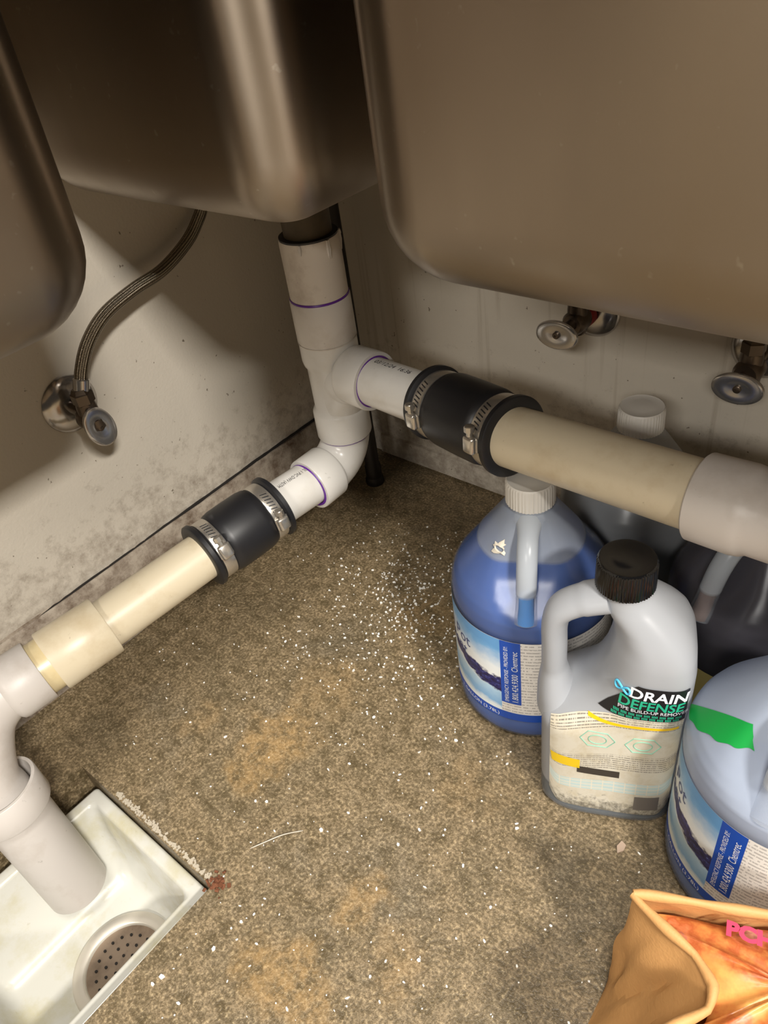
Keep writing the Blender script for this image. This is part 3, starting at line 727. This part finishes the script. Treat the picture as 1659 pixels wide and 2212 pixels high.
# torn foil at the neck of the blue jug
def star():
    vs, fs = [], []; n = 22; lay = []
    for h in (0., .0016):
        for k in range(n):
            q = 2 * math.pi * k / n; o_ = .0068 + .0022 * math.sin(k * 2.1 + 1) * math.sin(k * .9) + .0030 * (k in (5, 6, 14, 19)) - .0022 * (k in (0, 1, 2, 21)); i_ = .0038 + .0010 * math.sin(k * .6 + 2)
            for r_ in (i_, o_): vs.append(gpt(-.62 + r_ * math.cos(q) / .040, .2155 + r_ * math.sin(q) * .62, .0006 + h * (1 if r_ == i_ else .3), True))
    for k in range(n):
        j = (k + 1) % n; a0, b0, c0, d0 = 2 * k, 2 * k + 1, 2 * j + 1, 2 * j; m2 = 2 * n
        fs += [(a0, b0, c0, d0), (a0 + m2, b0 + m2, c0 + m2, d0 + m2), (b0, c0, c0 + m2, b0 + m2), (a0, d0, d0 + m2, a0 + m2)]
    return vs, fs
mesh_obj('foil_scrap', star(), new_mat('cream_foil', srgb(214, 206, 190), .7), jb)
jg = gallon('gallon jug with a strip of green tape on its shoulder, half empty of blue liquid', G0, face_to_cam(G0, -3), M_LIQ_BLUE, .060, body=plastic('pale_blue_milky_plastic', srgb(186, 198, 218), .84, .3, .060, .3))
jd = gallon('gallon jug of dark liquid with a yellow label', D0, face_to_cam(D0, -34), new_mat('dark_liquid', srgb(24, 14, 20), .2), .218, body=plastic('smoky_plastic', srgb(150, 150, 160), .22), k=.965, thin=new_mat('brown_liquid', srgb(120, 92, 78), .3), hlev=.200, label_kind='yellow')
jr = gallon('clear empty gallon jug with a white cap standing against the beige wall', RE0, face_to_cam(RE0, 175), new_mat('grey_liquid', srgb(84, 92, 104), .2), .19, body=M_HDPE_CLR, k=.965, label_kind=None)
# green tape: follows the cone
def tape_fn(u, v):
    q = lambda a, b, c: 2 * (u - .5) * (u - 1) * a - 4 * u * (u - 1) * b + 2 * u * (u - .5) * c      # through three points
    ev = .0008 * math.sin(u * 40) * (1 - abs(2 * v - 1)) + .0008 * math.sin(u * 23) * (v < .5)
    th = math.radians(q(-70, -43, -21) * (1 - v) + q(-84, -62, -35) * v); z = q(.168, .187, .196) * (1 - v) + q(.163, .193, .209) * v + ev
    return gpt(th, z, .0008, True)
v, f, uv = grid(tape_fn, 40, 10)
mesh_obj('green_tape', (v, f), new_mat('green_tape', srgb(0, 150, 62), .5), jg, uv=uv)

# ------------------------------------------------------------------ drain cleaner jug with side handle
DD0 = RW(.1640, .3850)
dd = thing('drain_cleaner_jug', 'white square-shouldered drain cleaner jug with a black cap, dark lettered label and loop handle', 'jug', DD0, face_to_cam(DD0, 3))
XL = [(0, -.0580), (.116, -.0580), (.123, -.0565), (.130, -.0500), (.138, -.0380), (.148, -.0260), (.160, -.0170), (.175, -.0105), (.19, -.0070), (.21, -.0050), (.225, -.0070), (.240, -.0150), (.252, -.0190)]
XR = [(0, .050), (.002, .0540), (.008, .0570), (.12, .0565), (.19, .0555), (.205, .0540), (.216, .0500), (.226, .0430), (.236, .0335), (.243, .0255), (.248, .0200), (.252, .0190)]
YB = [(0, .037), (.002, .0405), (.008, .0418), (.190, .0420), (.204, .0405), (.216, .0370), (.228, .0310), (.238, .0255), (.246, .0205), (.252, .0190)]
def lerp(T, z):
    if z <= T[0][0]: return T[0][1]
    for (a, ra), (b, rb_) in zip(T, T[1:]):
        if z <= b: return ra + (rb_ - ra) * (z - a) / (b - a)
    return T[-1][1]
def ddsec(z):
    xl, xr, yb = lerp(XL, z), lerp(XR, z), lerp(YB, z)
    if z < .008: xl = -lerp(XR, z)
    return (xl + xr) / 2, (xr - xl) / 2, yb, (4.0 if z < .19 else 4.0 - 2.0 * min((z - .19) / .055, 1)), max(0., min((z - .118) / .03, 1, (.236 - z) / .02))
def ddpt(th, z, off=0.):
    c, hw, yb, ne, pk_ = ddsec(z); hw += off; yb += off
    s_, c_ = math.sin(th), math.cos(th); q = (abs(s_) ** ne + abs(c_) ** ne) ** (-1 / ne)
    y = -yb * c_ * q; x = c + hw * s_ * q
    if s_ < 0: y *= 1 - .38 * abs(s_ * q) ** 2 * pk_          # the pocket side narrows towards the handle
    return np.array([x, y, z])
def ddbody(z0, z1, off=0., top=False, seg=80):
    zs = sorted({z0, z1, .002, .005, .008} | set(np.arange(z0, z1, .005))); vs, fs = [], []
    for z in zs:
        for i in range(seg): vs.append(ddpt(2 * math.pi * i / seg, z, off))
    for i in range(len(zs) - 1):
        for q in range(seg): fs.append((i * seg + q, i * seg + (q + 1) % seg, (i + 1) * seg + (q + 1) % seg, (i + 1) * seg + q))
    fs.append(tuple(range(seg)))
    if top: fs.append(tuple(range((len(zs) - 1) * seg, len(zs) * seg)))
    return vs, fs
M_DDP = plastic('opaque_milky_plastic', srgb(192, 195, 200), .88, .3, .034, .32)
mesh_obj('body', ddbody(0, .256), M_DDP, dd, angle=60)
mesh_obj('liquid', ddbody(.002, .034, -.0012, True), new_mat('teal_liquid', srgb(16, 54, 70), .3), dd, angle=60)
hpth = catmull([(-.010, -.004, .2420), (-.030, -.004, .2350), (-.0445, -.004, .2240), (-.0490, -.004, .2080), (-.0490, -.004, .1850), (-.0488, -.004, .1600), (-.0475, -.004, .1370), (-.0440, -.003, .1180)], 6)
hr = [.0128] * 6 + [.0120] * 24 + [.0120 + .0009 * k for k in range(len(hpth) - 30)]
mesh_obj('handle', tube(hpth, hr, 32, ell=(1.25, .84), up=(0, 1, 0)), M_DDP, dd, angle=80)
mesh_obj('cap', cap_mesh(.2525, .0212, .0245, 60, .0022), M_CAPB, dd)
# label on the front face
def dfront(x, z, off=.0007):
    c, hw, yb, ne, pk_ = ddsec(z); t = max(-.9995, min((x - c) / hw, .9995)); y = -yb * (1 - abs(t) ** ne) ** (1 / ne)
    if t < 0: y *= 1 - .38 * t * t * pk_
    return np.array([x, y - off, z])
def ddlabel(u, v):
    x = -.0490 + .0990 * u; top = .1500 - .024 * (max(0, .50 - u) / .50) ** 1.2
    bot = .0150 + .020 * max(0., (abs(u - .5) - .40) / .10) ** 2 * .8
    return dfront(x, bot + (top - bot) * v)
def dd_paper():
    m = new_mat('soiled_label', srgb(222, 214, 194), .5); uv = wcoord(m, 'UV'); s = sep(m, uv)
    a = noise(m, 5., 7, .7, vec=uv); c = mixc(m, ramp(m, a, [(.45, 0.), (.7, .6)]), srgb(206, 200, 184), srgb(178, 162, 124))
    mp = N(m, 'ShaderNodeMapping'); mp.inputs['Scale'].default_value = (120, 12, 1); link(m, uv, mp.inputs[0])
    t = N(m, 'ShaderNodeTexNoise'); t.inputs['Scale'].default_value = 1.; t.inputs['Detail'].default_value = 2; link(m, mp.outputs[0], t.inputs['Vector'])
    row = math_(m, 'SINE', math_(m, 'MULTIPLY', s[1], 300.)); ink = math_(m, 'MULTIPLY', ramp(m, row, [(.2, 0.), (.5, 1.)]), ramp(m, t.outputs[0], [(.40, 0.), (.48, .8)]))
    zone = ramp(m, s[1], [(.0, 0.), (.46, 0.), (.47, 1.), (.62, 1.), (.63, 0.), (.89, 0.), (.90, 1.), (.985, 1.), (.99, 0.)], 'CONSTANT')
    c = mixc(m, math_(m, 'MULTIPLY', ink, zone), c, srgb(104, 98, 90))
    tb = N(m, 'ShaderNodeTexBrick'); tb.inputs['Scale'].default_value = 1.; tb.inputs['Color1'].default_value = (*srgb(176, 206, 210), 1); tb.inputs['Color2'].default_value = (*srgb(188, 208, 206), 1); tb.inputs['Mortar'].default_value = (*srgb(222, 216, 198), 1)
    tb.inputs['Brick Width'].default_value = .09; tb.inputs['Row Height'].default_value = .036; tb.inputs['Mortar Size'].default_value = .004; tb.offset = 0
    link(m, uv, tb.inputs['Vector']); tz = ramp(m, s[1], [(.0, 0.), (.225, 0.), (.23, .75), (.335, .75), (.34, 0.)], 'CONSTANT'); c = mixc(m, tz, c, tb.outputs[0])
    d_ = noise(m, 18., 8, .75, vec=uv); low = N(m, 'ShaderNodeMapRange'); low.inputs[1].default_value = .0; low.inputs[2].default_value = .24; low.inputs[3].default_value = .30; low.inputs[4].default_value = -.05; link(m, s[1], low.inputs[0])
    c = mixc(m, ramp(m, math_(m, 'ADD', d_, low.outputs[0]), [(.60, 0.), (.82, .9)]), c, srgb(96, 92, 82)); setp(m, Base_Color=c); return m
v, f, uv = grid(ddlabel, 40, 24); dlab = mesh_obj('label', (v, f), dd_paper(), dd, uv=uv)
def dpatch(name, x0, x1, z0, z1, mat, slant=0., off=.0010, curve=0., cut=0.):
    v, f, uv = grid(lambda u, q: dfront((x0 + slant * q) + (x1 - x0 - slant * q) * u, z0 + (z1 - z0 - cut * max(0, u - .9) / .1 * 0) * q + curve * (2 * u - 1) ** 2, off), 28, 8); return mesh_obj(name, (v, f), mat, dlab, uv=uv)
dpatch('label_header', -.0130, .0500, .1505, .1880, new_mat('label_black', (.012, .012, .014), .35), slant=.0270)
dpatch('label_band', -.0200, .0470, .1385, .1415, new_mat('label_yellow', srgb(232, 188, 20), .45), curve=.0008)
dpatch('label_tab', -.0470, -.0240, .0740, .0860, new_mat('label_yellow_tab', srgb(226, 190, 30), .45), slant=-.0015)
dpatch('label_code', -.0260, .0080, .0680, .0770, new_mat('label_charcoal', srgb(60, 54, 48), .5))
dpatch('label_box', .0220, .0420, .0230, .0430, new_mat('label_smudge', srgb(112, 106, 100), .55))
M_TEAL = new_mat('label_teal', srgb(40, 168, 132), .45); M_SKY = new_mat('label_sky', srgb(84, 184, 222), .45)
fr = lambda x0, z0: (lambda x, y: dfront(x0 + x, z0 + y, .0014))
mesh_obj('label_title', text_mesh('DRAIN', .0150, fr(.0075, .1745), shear=.12, sx=.92, bold=.00035), M_LWHITE, dlab, smooth=False)
mesh_obj('label_subtitle', text_mesh('DEFENSE', .0138, fr(.0005, .1635), shear=.12, sx=.86, bold=.00030), M_TEAL, dlab, smooth=False)
fine = []                                                     # two teal lines too small to read in the photograph
for z0, x0 in ((.1562, -.0030), (.1528, -.0045)):
    for k in range(46):
        x = x0 + k * .00112; h = .0026 if k % 5 else .0
        if h: fine.append(([dfront(x + i * .00070, z0 + j * h - .0013, .0013) for i, j in ((0, 0), (1, 0), (1, 1), (0, 1))], [(0, 1, 2, 3)]))
mesh_obj('label_fine_print', join(*fine), M_TEAL, dlab, smooth=False)['kind'] = 'stuff'
mesh_obj('label_line', text_mesh('PIPE BUILD-UP REMOVER', .0050, fr(.0010, .1592), sx=.92), M_LWHITE, dlab, smooth=False)
def swirl(x0):
    return tube([dfront(x0 + .0052 * math.cos(a), .1785 + .0030 * math.sin(2 * a), .0016) for a in np.linspace(0, 6.283, 40)], .0009, 6)
mesh_obj('label_logo', swirl(.0035), M_SKY, dlab)
def octa(x0, z0, sx, sz):
    q = [(-1, 0), (-.55, 1), (.55, 1), (1, 0), (.55, -1), (-.55, -1), (-1, 0)]
    return tube([dfront(x0 + a * sx, z0 + b * sz, .0010) for a, b in q], .00032, 6)
M_MINT = new_mat('label_mint', srgb(130, 196, 172), .5)
for (x0, z0) in ((-.0115, .1180), (.0230, .1165)):
    mk = mesh_obj('label_mark', octa(x0, z0, .0135, .0090), M_MINT, dlab)
    mesh_obj('label_ring', tube([dfront(x0 + .007 * math.cos(a), z0 + .0055 * math.sin(a), .001) for a in np.linspace(0, 6.28, 24)], .0003, 6), M_MINT, dlab)

# ------------------------------------------------------------------ paper bag with an orange package in it
def kraft():
    m = new_mat('kraft_paper', srgb(176, 128, 76), .62); wc = wcoord(m, 'World')
    a = noise(m, 30., 4, .6, vec=wc); b = noise(m, 500., 2, .5, vec=wc)
    setp(m, Base_Color=mixc(m, math_(m, 'MULTIPLY', a, .55), srgb(206, 156, 98), srgb(170, 124, 74))); bump(m, math_(m, 'ADD', b, math_(m, 'MULTIPLY', a, 3.)), .15, .0015); return m
M_KRAFT = kraft()
ZT = .135
bk = lambda u, v, z: onz(u, v, z)
rimp = [bk(1368, 1932, ZT), bk(1470, 1944, ZT), bk(1570, 1962, ZT - .001), bk(1690, 1980, ZT - .002), bk(1850, 1996, ZT - .004), bk(1960, 2060, ZT - .004), bk(2000, 2300, ZT), bk(1960, 2520, ZT), bk(1720, 2560, ZT), bk(1420, 2480, ZT), bk(1330, 2330, ZT), bk(1440, 2225, ZT), bk(1528, 2182, ZT), bk(1540, 2130, ZT), bk(1500, 2062, ZT), bk(1430, 1998, ZT)]
bag_base = np.mean(rimp, axis=0); bag_base[2] = 0
bag = thing('paper_bag', 'crumpled brown paper bag standing open on the floor', 'bag', bag_base)
botp = [bk(1318, 2120, 0), bk(1420, 2090, .0), bk(1520, 2085, .0), bk(1620, 2090, .0), bk(1750, 2100, .0), bk(1800, 2160, 0), bk(1820, 2330, 0), bk(1790, 2500, 0), bk(1600, 2560, 0), bk(1350, 2540, 0), bk(1225, 2440, 0), bk(1228, 2380, 0), bk(1235, 2320, 0), bk(1243, 2290, 0), bk(1262, 2230, 0), bk(1290, 2170, 0)]
def closed(pts, n=5):
    P = [np.array(p) for p in pts]; k = len(P); out = []
    for i in range(k):
        a, b, c, e = P[i - 1], P[i], P[(i + 1) % k], P[(i + 2) % k]
        for q in range(n):
            t = q / n; h = lambda t: t
            sp_ = .5 * (2 * b + (c - a) * t + (2 * a - 5 * b + 4 * c - e) * t * t + (3 * b - a - 3 * c + e) * t ** 3)
            out.append(.45 * sp_ + .55 * (b + (c - b) * t))
    return out
rimc, botc = closed(rimp), closed(botp)
def bag_wall():
    n = len(rimc); L = 16; vs, fs = [], []; cen = np.mean(rimc, axis=0)
    ph = rng.uniform(0, 6.28, 8)
    for j in range(L + 1):
        t = j / L
        for i in range(n):
            e = t ** .8; p = botc[i] * (1 - e) + rimc[i] * e; p[2] = t * rimc[i][2]
            o_ = unit(np.array([p[0] - cen[0], p[1] - cen[1], 0])); am = .0038 * math.sin(math.pi * min(t * 1.05, 1)) ** .7
            cr = abs(math.sin(i * .55 + ph[0] + 2.2 * t)) + abs(math.sin(i * .31 - 3.1 * t + ph[1])) - 1.2 + .6 * abs(math.sin(i * .9 + 7 * t + ph[2]))
            vs.append(p + o_ * am * cr)
    for j in range(L):
        for i in range(n): fs.append((j * n + i, j * n + (i + 1) % n, (j + 1) * n + (i + 1) % n, (j + 1) * n + i))
    fs.append(tuple(range(n))); return vs, fs
bw_ = mesh_obj('bag_wall', bag_wall(), M_KRAFT, bag, base=bag_base, angle=30)
sdm = bw_.modifiers.new('thickness', 'SOLIDIFY'); sdm.thickness = .0008
mesh_obj('folded_rim', tube(rimc + [rimc[0]], [.0030 + .0006 * math.sin(i * .7) for i in range(len(rimc) + 1)], 14, ell=(1, 1.25)), M_KRAFT, bag, base=bag_base)
def package_mat():
    m = new_mat('orange_print', srgb(220, 130, 60), .35); wc = wcoord(m, 'World')
    a = noise(m, 24., 5, .65, vec=wc); b = noise(m, 60., 4, .6, vec=wc)
    c = ramp(m, a, [(.34, srgb(214, 158, 86)), (.46, srgb(206, 134, 72)), (.55, srgb(176, 92, 50)), (.61, srgb(206, 122, 78)), (.68, srgb(150, 96, 92)), (.76, srgb(226, 168, 146))])
    c = mixc(m, ramp(m, b, [(.60, 0.), (.72, .45)]), c, srgb(150, 70, 40)); setp(m, Base_Color=c); return m
pc = np.mean([rimp[k] for k in (2, 3, 4, 6, 8, 13)], axis=0)
def package():
    n = len(rimc); vs, fs = [], []; L = 10
    for j in range(L + 1):
        t = j / L
        for i in range(n):
            s = .97 * t; p = pc * (1 - s) + rimc[i] * s; p = p.copy(); p[2] = ZT - .022 + .016 * (1 - t ** 2) + .0015 * math.sin(i * .6 + 5 * t); vs.append(p)
    for j in range(L):
        for i in range(n): fs.append((j * n + i, j * n + (i + 1) % n, (j + 1) * n + (i + 1) % n, (j + 1) * n + i))
    k = len(vs)
    for i in range(n): p = rimc[i] * .9 + pc * .1; p[2] = .02; vs.append(p)
    for i in range(n): fs.append((L * n + i, L * n + (i + 1) % n, k + (i + 1) % n, k + i))
    fs.append(tuple(range(k, k + n))); return vs, fs
pkb = pc.copy(); pkb[2] = .02
pk = thing('orange_package', 'orange printed food package inside the brown paper bag', 'package', pkb)
mesh_obj('wrapper', package(), package_mat(), pk, base=pkb, angle=60)
tx0 = onz(1566, 2022, ZT - .006); txd = unit(onz(1659, 2052, ZT - .006) - tx0); txu = np.cross(UP, txd)
mesh_obj('printed_text', text_mesh('PCH', .0125, lambda x, y: tx0 + txd * x + txu * y + UP * .0030, sx=1.15, bold=.0007), new_mat('magenta_ink', srgb(206, 60, 92), .45), pk, smooth=False, base=pkb)

# ------------------------------------------------------------------ debris on the floor
M_CHIP = new_mat('white_chip', srgb(232, 230, 224), .3)
M_CHIP_P = new_mat('pinkish_chip', srgb(158, 136, 116), .5)
def free(p):
    for (c, r) in ((B0, .076), (G0, .078), (DD0, .066), (D0, .078), (RE0, .078)):
        if math.hypot(p[0] - c[0], p[1] - c[1]) < r: return False
    l, r = (p - COR) @ nL, (p - COR) @ nR
    return l > .05 and r > .10 and not (HL0 - .01 < l < HL1 + .012 and HR0 - .01 < r < HR1 + .01)
def flake(p, s, elong=1.):
    a = random.random() * 6.28; tl = random.uniform(-.5, .5); ux = np.array([math.cos(a), math.sin(a), tl * .4]); uy = np.array([-math.sin(a), math.cos(a), random.uniform(-.4, .4)])
    n = 5; top = [np.array(p) + ux * s * elong * math.cos(6.283 * k / n) * random.uniform(.6, 1.1) + uy * s * math.sin(6.283 * k / n) * random.uniform(.6, 1.1) for k in range(n)]
    mz = min(q[2] for q in top); top = [q + UP * (.0002 - mz) for q in top]; bot = [q * 1. for q in top]
    for q in bot: q[2] = 0.
    vs = [q + UP * s * .25 for q in top] + bot; fs = [tuple(range(n)), tuple(range(n, 2 * n))[::-1]] + [(k, (k + 1) % n, n + (k + 1) % n, n + k) for k in range(n)]
    return vs, fs
chips = [(738, 1222, .0042), (985, 1600, .0040), (350, 2110, .0048), (330, 2126, .0034), (905, 2075, .0036), (694, 1794, .0042), (906, 1793, .0038), (860, 1825, .0034), (1116, 1790, .0034), (742, 1310, .0040), (578, 1368, .0034), (487, 1592, .0034), (552, 1731, .0034), (576, 1732, .0034), (521, 1992, .0034), (462, 2050, .0036), (755, 1650, .0030), (808, 1550, .0034), (910, 1510, .0034), (1000, 1870, .0030), (640, 1395, .0030), (800, 2110, .0032), (1060, 1960, .0030), (1190, 2000, .0030), (386, 2168, .0034)]
for (u, v_, s) in chips:
    p = onz(u, v_, 0)
    tag(mesh_obj('plastic_chip', flake(p * 0, s * .45, 1.4), M_CHIP, smooth=False), 'white plastic chip lying flat on the open concrete floor', 'chip', 'white chips on the floor').location = V(p)
p = onz(1342, 1832, 0); tag(mesh_obj('stone_chip', flake(p * 0, .0040, 1.5), M_CHIP_P, smooth=False), 'pale pinkish stone chip in the floor before the drain cleaner jug', 'chip').location = V(p)
fl = []
def put(u, v_, s, e=1.):
    p = onz(u, v_, 0)
    if free(p): fl.append(flake(p, s, e))
for k in range(480):
    put(random.gauss(885, 95), random.gauss(1300, 75), random.uniform(.0005, .0015), random.uniform(1, 1.8))
for k in range(260):
    put(random.gauss(880, 190), random.gauss(1400, 170), random.uniform(.0005, .0012), random.uniform(1, 1.8))
for k in range(260):
    put(random.uniform(250, 1450), random.uniform(1350, 2212), random.uniform(.0004, .0010), random.uniform(1, 2.4))
for k in range(40):
    put(random.uniform(300, 900), random.uniform(1180, 1500), random.uniform(.0006, .0012), 1.2)
tag(mesh_obj('plastic_shavings', join(*fl), M_CHIP, smooth=False), 'tiny white plastic shavings scattered over the concrete floor', 'shavings', None, 'stuff')
sp = [onz(u, v_, .0016) for u, v_ in ((540, 1833), (575, 1818), (612, 1803), (655, 1794))]
tag(mesh_obj('plastic_sliver', tube(catmull([q - sp[0] for q in sp], 5), [.0003] + [.0006] * 14 + [.0002], 8), new_mat('clear_sliver', srgb(168, 158, 142), .3)), 'long thin pale plastic sliver on the floor near the floor sink', 'sliver').location = V(sp[0])
